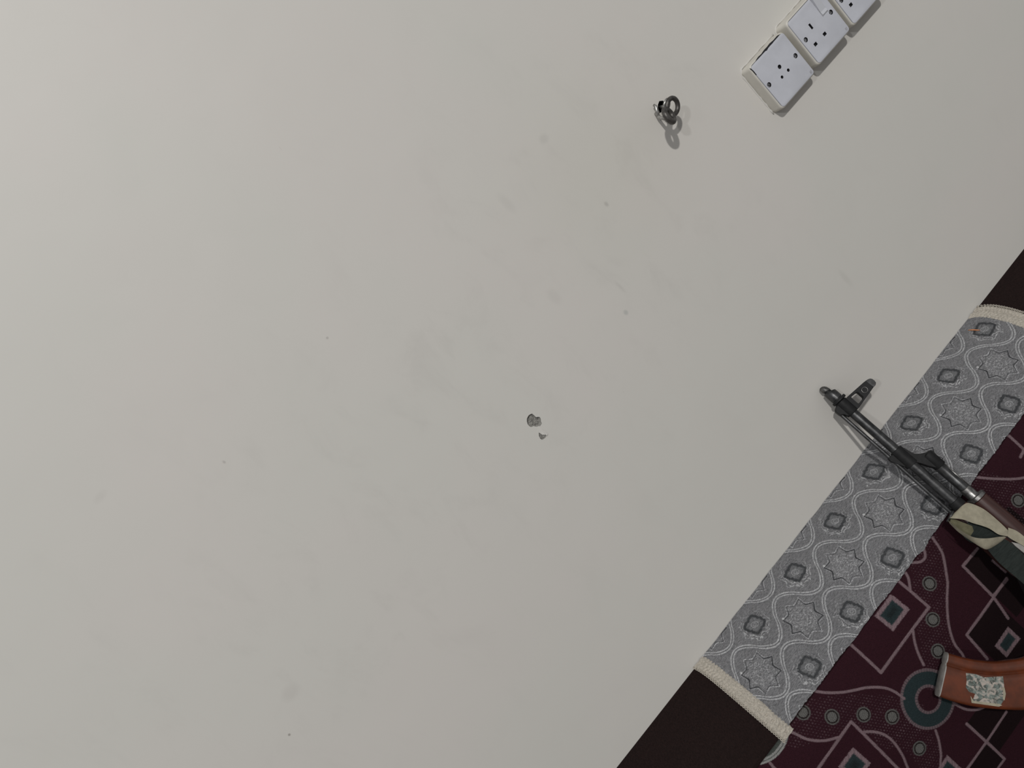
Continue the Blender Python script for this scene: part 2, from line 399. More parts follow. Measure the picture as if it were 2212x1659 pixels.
# ---- maroon front panel with its woven pattern (coordinates in mm: x along the wall, s down the face)
MAROON = np.array([.0255, .0080, .0118]); LINE = np.array([.165, .115, .125]); TEAL = np.array([.019, .029, .031]); BLACK = np.array([.0065, .0042, .0042]); GREYW = np.array([.115, .112, .105])
def front_panel():
    xs = np.concatenate([np.arange(CX0, -.03, .0023), np.arange(-.03, .71, .0011), np.arange(.7115, CX1, .0023), [CX1]]); ss = np.linspace(SEAM - .001, ARC, 460)
    S, X = np.meshgrid(ss, xs, indexing='ij'); x = (X * 1000 + 35) % 740 - 35; s = S * 1000; s = np.where(s > 520, s - 350, s)   # the weave repeats
    col = np.broadcast_to(MAROON, S.shape + (3,)).copy(); hgt = np.zeros(S.shape)
    jag = 0.35 * (vnoise(x * 1.1, s * 1.1, 3) - .5)
    def paint(mask, c):
        col[:] = col * (1 - mask[..., None]) + c * mask[..., None]
    def rect(x0, x1, s0, s1): return np.minimum(np.minimum(x - x0, x1 - x), np.minimum(s - s0, s1 - s))   # inside distance
    # near-black blocks of the overlapping squares
    for r in ((429, 560, 232, 352), (351, 424, 300, 400), (150, 246, 439, 489), (246, 340, 390, 470), (560, 640, 300, 420)):
        paint(sstep(-.4, .4, rect(*r)) * .85, BLACK)
    # dotted bands running around the small discs
    bandA = catmull([(60, 172), (88, 190), (111, 209), (146, 244), (173, 281), (190, 300)], 12)
    bandB = catmull([(420, 168), (398, 188), (375, 206), (333, 242), (300, 278), (270, 300)], 12)
    bandC = catmull([(150, 290), (168, 318), (170, 350), (160, 385), (140, 415)], 12)
    bandD = catmull([(560, 185), (575, 215), (578, 239), (570, 290), (555, 330)], 12)
    def pdist(P):
        d = np.full(S.shape, 1e9)
        for px, py in P: d = np.minimum(d, np.hypot(x - px, s - py))
        return d
    dots = (np.sin(x * 2 * np.pi / 5.0 + (np.floor(s / 4.2) % 2) * np.pi) > .55) & (np.abs((s % 4.2) - 2.1) < .75)
    for P, wd_ in ((bandA, 31), (bandB, 27), (bandC, 24), (bandD, 26)):
        zone = pdist(P) < wd_
        paint((zone & dots & (rect(214, 347, 150, 227) < 0) & (rect(20, 125, 236, 400) < 0)) * .42, LINE * .75)
    # filled squares with herringbone border
    for (x0, x1, s0, s1) in ((277, 322, 170, 205), (59, 97, 260, 297), (369, 408, 350, 379), (150, 187, 394, 429), (470, 512, 262, 292), (660, 700, 215, 250)):
        d = rect(x0, x1, s0, s1) + 4 * jag
        paint(sstep(-.5, .5, d), LINE * (.75 + .5 * (np.sin((x + s) * 2.2)[..., None] > 0)))
        paint(sstep(5.0, 7.5, d), TEAL); paint(sstep(9, 17, d) * .45, BLACK)
    # big ring and its cut-off neighbour at the seam
    for (cx, cs, ro, ri) in ((232, 311, 46.5, 18.5), (520, 455, 45, 22)):
        d = np.hypot(x - cx, s - cs) + jag
        paint(sstep(ri, ri + 1, d) * sstep(ro, ro - 1, d), TEAL)
        for rr in (ro - 1.8, ri + 1.8):
            paint(sstep(2.7, 2.0, np.abs(d - rr)) * (.75 + .25 * np.sin(np.arctan2(s - cs, x - cx) * rr * 1.4)), LINE * .8); hgt[:] += .3 * sstep(2.8, 1.5, np.abs(d - rr))
    d = np.hypot(x - 20, s - 119) + jag
    paint(sstep(61.5, 60.5, d), np.array([.050, .056, .050]))  # seam crescent; light on the upturned fold is put into its brighter colours
    for rr in (59.6, 55.4): paint(sstep(1.9, 1.2, np.abs(d - rr)), np.array([.22, .22, .21])); hgt[:] += .6 * sstep(2.0, .8, np.abs(d - rr))
    # outlines
    curves = [[(123, 165), (135, 182), (151, 199), (167, 212), (182, 224), (198, 243), (205, 260), (207, 279)], [(30, 165), (50, 172), (60, 199), (75, 219), (94, 234)],
              [(126, 260), (135, 270), (143, 285), (145, 305), (139, 331), (129, 353), (118, 385)], [(439, 168), (432, 186), (424, 199), (400, 223), (393, 229), (371, 243), (350, 260), (335, 278), (326, 295), (322, 315), (310, 335)],
              [(366, 166), (360, 177), (348, 188)], [(301, 226), (287, 240), (276, 256), (268, 273)], [(203, 352), (194, 368), (181, 384), (166, 396), (150, 420)],
              [(255, 351), (261, 373), (273, 390), (290, 402)], [(562, 160), (573, 177), (584, 192), (599, 210), (615, 225), (640, 240)], [(417, 163), (412, 172), (404, 178), (394, 176), (385, 168)],
              [(-5, 177), (-6, 190), (2, 215), (20, 232)], [(520, 240), (545, 262), (560, 290), (552, 330)]]
    polys = [[(347, 160), (344, 226), (214, 227), (218, 160)], [(30, 237), (125, 235), (118, 345)], [(660, 160), (654, 200), (640, 202)], [(471, 233), (433, 231), (427, 297), (418, 341)], [(465, 298), (424, 299), (351, 300), (345, 352)],
             [(245, 390), (246, 439), (247, 489), (225, 488)], [(304, 437), (246, 439), (190, 438)], [(427, 297), (464, 300)]]
    for P, wl in [(catmull(c, 8), 2.0) for c in curves] + [(p, 2.3) for p in polys]:
        d = seg_dist(x, s, [tuple(q) for q in P]) + jag
        mk = sstep(wl + .5, wl - .5, d); her = .78 + .34 * np.sin((x * .9 + s * 1.6) * 1.3)
        paint(mk, LINE * her[..., None] if False else LINE * 1.0); col[:] *= (1 - mk * .25 * (1 - her))[..., None]; hgt[:] += .5 * sstep(wl + .6, .4, d)
    # small discs
    for (cx, cs) in ((375, 206), (333, 242), (300, 278), (111, 208), (146, 244), (173, 281), (165, 348), (87, 171), (578, 239), (60, 330), (140, 440), (330, 420)):
        d = np.hypot(x - cx, s - cs) + jag
        paint(sstep(12.0, 11.2, d), GREYW * .75); paint(sstep(9.9, 9.1, d), BLACK * 1.6)
        arcs = .5 + .5 * np.sin(np.hypot(x - cx - 7, s - cs - 5) * 2.3)
        paint(sstep(7.9, 7.1, d), np.broadcast_to(GREYW, S.shape + (3,)) * (.55 + .6 * arcs)[..., None]); hgt[:] += .6 * sstep(12, 7, d)
    off = -.0004 + hgt * .0006 + .0025 * (vnoise(X * 20, S * 20, 9) - .5) * sstep(.170, .230, S)
    off[0, :] = -.004
    o = grid_mesh('front_panel', surf(X, S, off), col, 'front'); return to_parent(o, cushion)
front_panel()

# ------------------------------------------------------------------ seat mattress under it
seat = empty('seat_mattress', (0.45, -0.5, 0.0), 'flat maroon seat mattress on the floor below the back cushion', 'mattress')
pts = rrect(0.0, 0.0, 1, 1, .1)
mb = MB(); mb.box((CX0, -0.90, 0.0005), (CX1, -0.004, 0.1035))
o = bevel(mb.build('mattress_body', 'seat'), .018, 4); to_parent(o, seat)
mb = MB().tube([(CX0 + .02, -.90, .09), (CX1 - .02, -.90, .09)], .006); to_parent(mb.build('piping', 'brown', smooth=True), seat)

# ------------------------------------------------------------------ grey brocade cloth on the cushion top
BX0, BX1 = .050, .853
cloth = empty('brocade_runner', (0.45, -0.06, TOPZ - .04), 'grey brocade cloth with star and ogee pattern laid along the top of the cushion', 'cloth')
def trim_shift(s, upper):
    return (-.0165 if upper else -.005) * np.exp(-s / .016)
def brocade():
    nx, ny = 1030, 232
    t = np.linspace(0, 1, ny); xx = np.linspace(BX0, BX1, nx)
    T, X = np.meshgrid(t, xx, indexing='ij')
    edge = .1672 + .0022 * (vnoise(X * 40, X * 0 + .3, 5) - .5) + .0016 * (vnoise(X * 260, X * 0 + .3, 6) - .5)
    edge = edge + .0035 * np.exp(-((X - .415) / .012) ** 2) * 1.0
    S = T * edge
    x = X * 1000; s = S * 1000
    p = 111.8; xst = 92.5
    ph = 2 * np.pi * (x - xst) / p
    base = np.array([.158, .157, .162]); col = np.broadcast_to(base, S.shape + (3,)).copy(); h = np.zeros(S.shape)
    n1 = vnoise(x * .9, s * .9, 1) - .5; n2 = vnoise(x * .33, s * .33, 2) - .5; n3 = vnoise(x * .03, s * .03, 4) - .5
    col *= (1 + .10 * n3 + .14 * n1)[..., None]
    def paint(m, c): col[:] = col * (1 - m[..., None]) + np.asarray(c) * m[..., None]
    # double wavy lines between the rows of motifs
    for mid, amp, sg in ((8.5, 18.5, 1), (61, 22.5, -1), (115, 20.5, 1), (164, 21.5, -1)):
        cph = np.cos(ph); shape = np.sign(cph) * np.abs(cph) ** .85
        y = mid + sg * amp * shape; dy = amp * .95 * 2 * np.pi / p * np.sin(ph)
        d = (s - y) / np.sqrt(1 + dy * dy) + .5 * n1
        for o_ in (-1.95, 1.95):
            m = sstep(1.5, .75, np.abs(d - o_)); paint(m * .8, np.array([.40, .40, .405]) * (1 + .5 * n1)[..., None]); h += 1.1 * m
        paint(sstep(.75, .2, np.abs(d)) * .8, np.array([.10, .10, .105])); h -= .3 * sstep(.8, .2, np.abs(d))
        paint(sstep(1.6, .6, np.abs(d - 4.6)) * .4, np.array([.12, .12, .125]))
    # eight-pointed stars
    def star(cs):
        k = np.round((x - xst) / p); dx = x - xst - k * p; ds = s - cs
        r = np.hypot(dx, ds); a = np.arctan2(ds, dx); sec = np.pi / 4
        q = np.abs(((a + .05) % sec) / sec - .5) * 2          # 1 at points, 0 in valleys
        R = 22.5 + 8.5 * q ** 1.7; d = r - R
        inn = sstep(.6, -.6, d)
        tex = vnoise(x * .75 + k * 17, s * .75, 11); fl = sstep(.62, .70, tex)
        rings = sstep(.5, .9, np.sin(r * 1.15 + 2.0 * n2)) * sstep(21, 17, r)
        dash = (vnoise(x * .8 + s * .5, s * .8 - x * .5, 15) > .52)
        paint(inn * np.clip(fl * .45 + rings * dash * .6, 0, 1), np.array([.38, .38, .385])); h[:] += inn * (.5 * fl + .5 * rings * dash)
        paint(sstep(1.55, .7, np.abs(d)) * (.72 + .35 * np.sin(a * 2 + 1.0)).clip(.4, 1), np.array([.022, .023, .026])); h[:] -= .8 * sstep(1.5, .5, np.abs(d))
        paint(sstep(1.1, .5, np.abs(d - 2.2)) * (.7 - .4 * np.sin(a * 2 + 1.0)).clip(.1, 1) * (vnoise(x * 1.3, s * 1.3, 12) > .4), np.array([.42, .42, .43]))
        paint(sstep(2.4, 1.2, np.hypot(dx - 31 * np.cos(-2.3), ds - 31 * np.sin(-2.3))), np.array([.5, .5, .5]))
    star(-18.5); star(90.5); star(194)
    # quatrefoils with a scribbled halo
    def quat(cs):
        xq = xst + p / 2; k = np.round((x - xq) / p); dx = x - xq - k * p; ds = s - cs
        r = np.hypot(dx, ds); a = np.arctan2(ds, dx) - .55
        R = 14.4 + 1.7 * np.cos(4 * a) + .9 * np.cos(2 * a) + .5 * np.cos(12 * a); d = r - R + 1.2 * n1
        paint(sstep(10, 0, np.abs(d)) * .38, np.array([.09, .092, .095]))
        paint(sstep(3.3, 1.5, np.abs(d)) * .92, np.array([.034, .036, .039])); h[:] -= .5 * sstep(2.8, .8, np.abs(d))
        paint(sstep(-1.5, -3.5, d) * .5, np.array([.125, .128, .132]))
        lob = np.abs(np.sin(2 * a)); paint(sstep(.16, .05, np.abs(np.cos(2 * a)) * 0 + np.abs(np.sin(2 * a))) * sstep(-1, -3, d) * sstep(4, 6, r) * .5, np.array([.07, .072, .075]))
        paint(sstep(1.0, .4, np.abs(r - 5.4 - .8 * np.cos(2 * a))) * .6, np.array([.36, .36, .365])); paint(sstep(1.2, .5, np.abs(r - 2.6)) * .45, np.array([.34, .34, .345]))
        hal = r - 24.5 - 3.2 * np.cos(8 * a) * (.6 + n2) - 5 * n2
        mk = (sstep(1.5, .5, np.abs(hal)) + sstep(1.3, .4, np.abs(hal + 4.2))) * (vnoise(x * .45 + 31, s * .45, 13) > .34)
        paint(np.clip(mk, 0, 1) * .85 * (.62 + .5 * np.sin(a)).clip(.2, 1.1).clip(0, 1), np.array([.42, .42, .425])); h[:] += 1.0 * np.clip(mk, 0, 1)
        paint(sstep(1.0, .3, np.abs(hal + 2.2)) * .3, np.array([.09, .09, .095]))
    quat(36.5); quat(140.5)
    h += .5 * n1 * .6
    off = .0003 + h * .00055 + .0016 * (vnoise(x * .035, s * .035, 21) - .5)
    off[-1, :] = -.0019
    S2 = S.copy(); S2[-1, :] -= .0004
    P = surf(X, S2, off)
    P[0, :, 1] = np.minimum(P[0, :, 1], -.0008)
    o = grid_mesh('cloth_panel', P, col, 'brocade'); to_parent(o, cloth)
brocade()
# cream braid at both ends
def braid(x_out, x_in, upper, send):
    nu, nv_ = 22, 220
    s = np.linspace(0.0008, send, nv_); uu = np.linspace(0, 1, nu)
    S, U = np.meshgrid(s, uu, indexing='ij')
    sh = trim_shift(S, upper); A = x_out + sh; B = x_in + sh * (.7 if not upper else 1.0)
    scal = .0013 * np.abs(np.sin(S * np.pi / .0052)) * np.sign(x_out - x_in)
    X = A + (B - A) * U + scal * (1 - U) ** 6 - .6 * scal * U ** 6
    edge = np.minimum(1, np.minimum(U, 1 - U) / .16) ** .5
    wv = np.sin(S * 2 * np.pi / .0058 + 2.2 * np.sin(U * 2 * np.pi * 1.5)); cr = np.sin(U * np.pi * 4.0)
    off = -.0018 + edge * (.0042 + .0009 * wv * np.abs(cr) + .0006 * cr) + .0005 * (vnoise(S * 900, U * 30, 31) - .5)
    holes = (sstep(.09, .04, np.abs(U - .52)) * sstep(.45, .85, np.sin(S * 2 * np.pi / .0118)) * sstep(.105, .115, S)) if not upper else 0
    off = off - .0022 * holes
    o = grid_mesh('braid_trim', surf(X, S, off), None, 'braid'); to_parent(o, cloth)
    mb = MB(); sg = np.sign(x_out - x_in)
    for i, sv in enumerate(np.arange(.002, send, .0043)):
        xo = x_out + float(trim_shift(np.array(sv), upper))
        c = surf(np.array(xo + sg * .0010), np.array(sv), .0014 + .0004 * random.random())
        c2 = surf(np.array(xo - sg * .0006), np.array(sv + .001), .0022)
        nn = (c2 - c) / np.linalg.norm(c2 - c)
        mb.torus(c, (0.25, -.75, .6), .0016, .0008, 10, 6)
    q = mb.build('braid_loops', 'braid', None, True, None); q['kind'] = 'stuff'; to_parent(q, cloth)
braid(.0345, .0585, False, .1745)
braid(.8745, .8460, True, .1745)

# orange thread lying on the cloth
tp = [surf(np.array(.8065 + .0075 * t), np.array(.0150 + .0165 * t), .0022 + .0006 * math.sin(t * 5)) for t in np.linspace(0, 1, 10)]
mb = MB().tube([tuple(p) for p in tp], [.0006 + .0006 * min(1, t * 3, (1 - t) * 4) for t in np.linspace(0, 1, 10)], 8)
tag(mb.build('loose_thread', 'thread', None, True, None), 'short orange thread lying on the grey brocade near the upper cream braid', 'thread')

# ------------------------------------------------------------------ sockets
def socket(cx, cz, depth, label, kind):
    """surface mounted box with a cover plate; mm"""
    r = empty('wall_socket', (cx * K, 0, cz * K), label, 'socket', 'surface mounted sockets in a row')
    ax = lambda x, z, y: ((x - cx) * K, -y * K, (z - cz) * K)
    rings = []
    for y, grow in ((0.0, 3.2), (1.2, 3.0), (depth - 5, 1.6), (depth - 2.6, 1.0), (depth - 1.5, -.4), (depth - 1.1, -2.4), (depth - 4.35, -2.5)):
        rings.append([ax(x, z, y) for x, z in rrect(cx, cz, 87.5 + grow, 88.5 + grow, 7.0)])
    MB().loft(rings).build('back_box', 'box', r, True, 50)
    holes = []; extra = []
    if kind == 'round':
        holes = [('pin_hole', circle(840.2, 1300.8, 3.5)), ('pin_hole', circle(848.6, 1286.2, 2.7)), ('pin_hole', circle(832.0, 1286.3, 2.6))]
        scr = [(875.1, 1293.2), (805.4, 1293.8)]
    else:
        dx = cx - 937.7; dz = cz - 1298.0
        holes = [('pin_slot', [(926.2 + dx + a, 1307.8 + dz + b) for a, b in ((-2.1, -5), (2.1, -5), (2.1, 5), (-2.1, 5))]),
                 ('pin_slot', [(937.6 + dx + a, 1282.1 + dz + b) for a, b in ((-3.4, -2.7), (3.4, -2.7), (3.4, 2.7), (-3.4, 2.7))]),
                 ('pin_slot', [(912.9 + dx + a, 1282.1 + dz + b) for a, b in ((-3.4, -2.7), (3.4, -2.7), (3.4, 2.7), (-3.4, 2.7))])]
        scr = [(971.5 + dx, 1298.5 + dz), (903.8 + dx, 1299.2 + dz)]
    shole = [circle(x, z, 4.1) for x, z in scr]
    # cover plate with rounded rim and real openings
    W, H = 84.6, 85.2
    plate = MB(); outl = [rrect(cx + .7, cz - .5, W - g, H - g, 5.0) for g in (0.0, 0.0, .5, 1.3)]
    ys = (depth - 4.4, depth - .9, depth - .25, depth)
    plate.loft([[ax(x, z, y) for x, z in o_] for o_, y in zip(outl, ys)], True, False)
    loops = [outl[-1]] + [h[1] for h in holes] + shole
    tri = tessellate_polygon([[Vector((p[0], p[1], 0)) for p in l] for l in loops]); flat = [p for l in loops for p in l]
    plate.add([ax(p[0], p[1], depth) for p in flat], tri)
    for l in loops[1:]:
        n = len(l); plate.add([ax(p[0], p[1], depth) for p in l] + [ax(p[0], p[1], depth - 4.0) for p in l], [(j, (j + 1) % n, n + (j + 1) % n, n + j) for j in range(n)])
    pl = plate.build('cover_plate', 'plate', r, True, 35)
    for nm, l in holes:
        n = len(l); mx = sum(p[0] for p in l) / n; mz = sum(p[1] for p in l) / n
        g = [(mx + (p[0] - mx) * .97, mz + (p[1] - mz) * .97) for p in l]
        MB().loft([[ax(x, z, y) for x, z in g] for y in (depth - .35, depth - 4.2)], False, True).build(nm, 'pinblack', pl, fix=False)
    for (x, z) in scr:
        mb = MB(); mb.loft([[ax(a, b_, depth - .4) for a, b_ in circle(x, z, 4.0)], [ax(a, b_, depth - 3.6) for a, b_ in circle(x, z, 3.9)]], False, True)
        sw = mb.build('screw_recess', 'pinblack', pl, fix=False)
        ang = random.random() * 3; ca, sa = math.cos(ang), math.sin(ang); mb = MB()
        for sg in (1, -1):
            half = [(x + ca * u - sa * v, z + sa * u + ca * v) for u, v in [(3.0 * math.cos(t), sg * (.45 + 2.55 * math.sin(t))) for t in np.linspace(0, math.pi, 10)]]
            mb.prism(half, depth - 3.5, depth - 1.9, ax)
        bevel(mb.build('screw', 'screw', pl), .0003, 1)
    if kind == 'switch':
        dx = cx - 937.7; dz = cz - 1298.0; x0, x1 = 955.3 + dx, 967.8 + dx
        prof = [(1338, 0), (1338, 4.6), (1311, 0.9), (1306, 1.9), (1303.5, 0)]
        V = [ax(x, z + dz, depth + y) for x in (x0, x1) for z, y in prof]; n = len(prof)
        MB().add(V, [tuple(range(n)), tuple(range(n, 2 * n))[::-1]] + [(j, (j + 1) % n, n + (j + 1) % n, n + j) for j in range(n)]).build('rocker_switch', 'rocker', pl)
        mb = MB()
        for a, b_ in ((x0 - .9, x0 - .1), (x1 + .1, x1 + .9)): mb.prism([(a, 1303 + dz), (b_, 1303 + dz), (b_, 1338.6 + dz), (a, 1338.6 + dz)], depth - .1, depth + .25, ax)
        mb.build('switch_surround', 'grime', pl)
    # small moulded notch near the lower corner
    tx, tz = cx + 37.5, cz - 37.5
    MB().prism([(tx - 2.2, tz - 2.6), (tx + 2.0, tz - 2.2), (tx + 2.2, tz + 2.6), (tx - 2.0, tz + 2.0)], depth - .2, depth + .22, ax).build('moulded_mark', 'grime', pl)
    # ridge of wall paint drawn up around the box
    mb = MB(); rr = random.Random(int(cx)); path = []
    for t in np.linspace(0, 1, 26):
        if t < .5: path.append((cx - 46.3 - rr.random() * .8, cz - 44 + 88 * t * 2))
        else: path.append((cx - 44 + 88 * (t - .5) * 2, cz + 46.6 + rr.random() * 1.0))
    mb.tube([ax(x, z, .1) for x, z in path], [(.9 + 1.3 * rr.random()) * K for _ in path], 7)
    mb.build('paint_ridge', 'paint_chip', r, True, None)
    return r
s1 = socket(841.0, 1293.4, 23.0, 'surface socket with three small round holes, end of the row nearest the iron ring', 'round')
# dark gap where the first plate has sprung from its box
gap = [(x, z - 1.2) for x, z in [(815, 1338.3), (822, 1339.2), (830, 1338.6), (838, 1339.6), (846, 1339.4), (853, 1340.0), (862, 1339.0), (872, 1339.2), (876, 1338.4), (872, 1337.7), (862, 1337.6), (856, 1336.6), (852, 1337.4), (846, 1336.8), (841, 1335.6), (837, 1337.2), (828, 1337.4), (820, 1337.7)]]
mb = MB().prism([(x - 841.0, z - 1293.4) for x, z in gap], 0, 1, lambda a, b, h: (a * K, -(22.2 + 1.0 * h) * K, b * K)); mb.build('cracked_gap', 'pinblack', s1)
gap = [(797.6, 1336), (799.0, 1333), (799.8, 1328), (799.6, 1320), (798.6, 1322), (798.6, 1329), (797.6, 1333)]
mb = MB().prism([(x - 841.0, z - 1293.4) for x, z in gap], 0, 1, lambda a, b, h: (a * K, -(22.2 + .9 * h) * K, b * K)); mb.build('cracked_gap', 'pinblack', s1)
socket(937.7, 1298.0, 28.0, 'switched socket with three rectangular slots, middle of the row on the wall', 'switch')
socket(1034.2, 1297.6, 28.0, 'socket cut off by the picture edge, last of the row along the wall', 'switch')

# ------------------------------------------------------------------ iron ring hook
hook = empty('wall_ring', (.655, 0, 1.396), 'dark iron chain links hanging from a broken hole in the wall', 'wall hook')
def cam2world(v): return Vector(Rm @ np.array(v))
hk = lambda x, y, z: Vector((x * K - .655, -y * K, z * K - 1.396))
n1 = cam2world((.60, .18, -.78)); up1 = cam2world((.15, -1, 0))
MB().torus(hk(643.0, 40, 1389.0), n1, .0122, .0037, 40, 14, 1.0, up1).build('chain_link', 'iron', hook, True, None)
n2 = cam2world((.64, -.40, -.66)); up2 = cam2world((.5, .85, 0))
MB().torus(hk(623.0, 50, 1385.0), n2, .0108, .0046, 40, 14, .95, up2).build('chain_link', 'iron', hook, True, None)
# staple that carries the links
MB().tube([tuple(hk(*p)) for p in [(654, -8, 1396), (650, 8, 1394.5), (644, 22, 1391), (636, 28, 1386), (630, 22, 1383), (633, 8, 1388), (637, 2, 1396)]], .0030, 10).build('staple', 'zinc', hook, True, None)
MB().tube([tuple(hk(*p)) for p in [(633, 6, 1389), (636, 9, 1396), (640, 9, 1404), (641, 6, 1407)]], [.0024, .003, .0028, .0022], 8).build('bent_tip', 'zinc', hook, True, None)
MB().torus(hk(647, 24, 1395), cam2world((.8, .3, -.5)), .0085, .0022, 28, 10, 1.0).build('washer', 'zinc', hook, True, None)

# ------------------------------------------------------------------ rifle
RM = np.array([.53099, -.00998, .86543]); Ra = np.array([.12196, .51641, .84761]); Ru = np.array([.98522, -.16648, -.04034]); Rw = np.array([-.12028, -.84000, .52908])
LEN = 872.0
butt = RM - Ra * LEN * K
rifle = empty('rifle', (0, 0, 0), 'black rifle with dark wood handguard and orange magazine leaning muzzle up against the wall', 'rifle')
mw = Matrix.Identity(4)
for i in range(3):
    mw[i][0] = -Ra[i]; mw[i][1] = Ru[i]; mw[i][2] = Rw[i]; mw[i][3] = butt[i]
rifle.matrix_world = mw
G = lambda s, u, w: ((s - LEN) * K, u * K, w * K)
GA = lambda s, u, w: G(s, u, w)
def lathe(prof, u0=0, w0=0, n=28, su=1.0, sw=1.0):
    return MB().lathe([((s - LEN) * K, r * K) for s, r in prof], u0 * K, w0 * K, n, su, sw)
# muzzle: rounded nub, groove and slanted sleeve
def skew_lathe(prof, n=32):
    rings = []
    for ss_, r, uc, sl in prof:
        rings.append([G(ss_ + sl * math.cos(2 * math.pi * j / n), uc + r * math.cos(2 * math.pi * j / n), r * math.sin(2 * math.pi * j / n)) for j in range(n)])
    return MB().loft(rings)
skew_lathe([(-3.6, 1.2, -4.2, 0), (-3.2, 3.0, -4.0, 0), (-1.4, 5.2, -3.4, .4), (1.5, 6.4, -2.6, .8), (6.0, 6.9, -2.0, 1.2), (7.6, 6.6, -1.8, 1.4), (8.0, 5.2, -1.8, 1.4)]).build('muzzle_nub', 'gun_dull', rifle, True, 45)
skew_lathe([(6.0, 6.0, -1.6, 1.4), (13, 6.0, -.8, 2.0)]).build('muzzle_groove', 'gun', rifle, True, 45)
skew_lathe([(11.2, 6.4, -.4, 2.4), (11.4, 9.4, -.2, 2.4), (12.4, 10.2, 0, 2.4), (22, 10.4, 0, 1.0), (28, 10.4, 0, 0), (28.6, 9.2, 0, 0), (31, 9.2, 0, 0)]).build('muzzle_brake', 'gun_grey', rifle, True, 45)
lathe([(29, 8), (29.2, 12.2), (30.4, 13.2), (33.6, 13.2), (34.4, 12)], .8).build('lock_collar', 'gun', rifle, True, 40)
lathe([(24, 8.2), (120, 8.3), (300, 8.8)]).build('barrel', 'gun_grey', rifle, True, 40)
# front sight
fs = empty('front_sight'); fs.parent = rifle
fsb = MB(); fsb.lathe([((s - LEN) * K, r * K) for s, r in ((34.6, 9.6), (35.6, 11.0), (61, 11.0), (63, 10.0))], 0, 0, 28)
bevel(fsb.build('sight_sleeve', 'gun', fs, True, 40), .0004)
tower = [(37.6, 4), (37.2, 12), (38.6, 48), (39.6, 55), (41.0, 58.6), (44, 60.3), (49, 60.6), (52.6, 59.6), (54.6, 56.5), (55.2, 52), (63.0, 10), (63.2, 4)]
win = [(44.0, 29.4), (55.0, 29.2), (56.6, 27.6), (58.0, 17.2), (56.8, 15.6), (43.0, 15.6), (41.4, 17.2), (42.4, 27.8)]
US = 1.035
tower = [(a_, b_ * US) for a_, b_ in tower]; win = [(a_, b_ * US) for a_, b_ in win]
bevel(MB().prism(tower, -6.2 * 1, 6.2, GA, [win]).build('sight_tower', 'gun', fs), .0011, 3, 30)
ear = [(38.9, 51), (39.8, 55.4), (41.2, 58.9), (44, 60.7), (49, 61.0), (52.8, 60.0), (54.9, 56.8), (55.3, 51.8)]
ear = [(a_, b_ * US) for a_, b_ in ear]
bevel(MB().prism(ear, -6.9, 6.9, GA).build('sight_hood', 'gun_grey', fs), .0018, 3, 30)
mb = MB(); mb.loft([[G(48.6 + 4.6 * math.cos(t), 40.3 + 4.6 * math.sin(t), w) for t in np.linspace(0, 2 * math.pi, 24, endpoint=False)] for w in (5.5, 6.9)]); bevel(mb.build('sight_pin', 'gun', fs, True, 40), .0005)
mb = MB().torus(Vector(G(48.6, 40.3, 6.7)), (0, 0, 1), .0048, .00055, 32, 8); mb.build('pin_rim', 'gun_worn', fs, True, None)
lug = [(37.0, -6), (36.2, -11), (38.5, -16.2), (42, -18.6), (51.5, -18.0), (54.6, -13.2), (60, -11.2), (62.5, -7), (62, 0), (37, 0)]
bevel(MB().prism(lug, -6.2, 6.2, GA).build('rod_lug', 'gun', fs), .0012, 3, 30)
MB().tube([G(40, -15.6, 0), G(160, -15.8, 0), G(290, -16.6, 0)], .0031, 12).build('cleaning_rod', 'gun_grey', rifle, True, 40)
# gas block
gb = empty('gas_block'); gb.parent = rifle
lathe([(149.6, 9), (150.2, 10.9), (183.6, 11.1), (184.2, 9.4)]).build('block_sleeve', 'gun', gb, True, 40)
neck = [(152, 4), (156, 10.6), (165, 12.0), (174, 14.5), (180, 21.0), (184, 28.5), (186.5, 36.0), (189, 38.2), (197, 36.5), (215, 30), (215, 22), (203, 15.0), (190, 8.6), (184, 5.0), (184, 0), (152, 0)]
bevel(MB().prism(neck, -7.0, 7.0, GA).build('block_neck', 'gun', gb), .0014, 3, 25)
lathe([(185.5, 7.6), (187.2, 10.0), (213.5, 10.2), (214.6, 9.4), (215, 6)], 28.0).build('gas_chamber', 'gun', gb, True, 40)
bevel(MB().prism([(152, -8), (151, -19), (158, -20), (178, -12), (180, -7)], -4, 4, GA).build('rod_guide', 'gun', gb), .001)
# gas tube with bright band
lathe([(214, 8.2), (215, 9.0), (262, 8.6), (262.4, 7.8)], 27.0).build('gas_tube', 'gun_grey', rifle, True, 40)
lathe([(262.2, 8.8), (262.8, 9.4), (277, 9.2), (280.8, 10.5)], 26.6).build('tube_band', 'gun_worn', rifle, True, 40)
MB().tube([G(219, 33.2, 5.4), G(240, 33.0, 5.4), G(259, 32.4, 5.3)], .0017, 8).build('flute_highlight', 'gun_worn', rifle, True, None)  # raised bright strip; the tube's long highlight is put into its colour
lathe([(264, 8.2), (264.4, 11.0), (276, 11.8), (277, 10)]).build('handguard_retainer', 'gun', rifle, True, 40)
lathe([(279.6, 12), (280.2, 16.0), (285.6, 16.2), (286.2, 14)], 27.0, 0, 30, 1.0, 1.08).build('ferrule', 'gun_worn', rifle, True, 40)
lathe([(285.8, 13.5), (287, 15.4), (330, 16.4), (395, 16.0), (404, 14.0)], 27.0, 0, 30, 1.0, 1.1).build('upper_handguard', 'wood', rifle, True, 45)
def rsec(s, u0, u1, w_, r, n=5):
    h = u1 - u0; return [G(s, p[0], p[1]) for p in rrect((u0 + u1) / 2, 0, h, 2 * w_, min(r, h / 2 - .1, w_ - .1), n)]
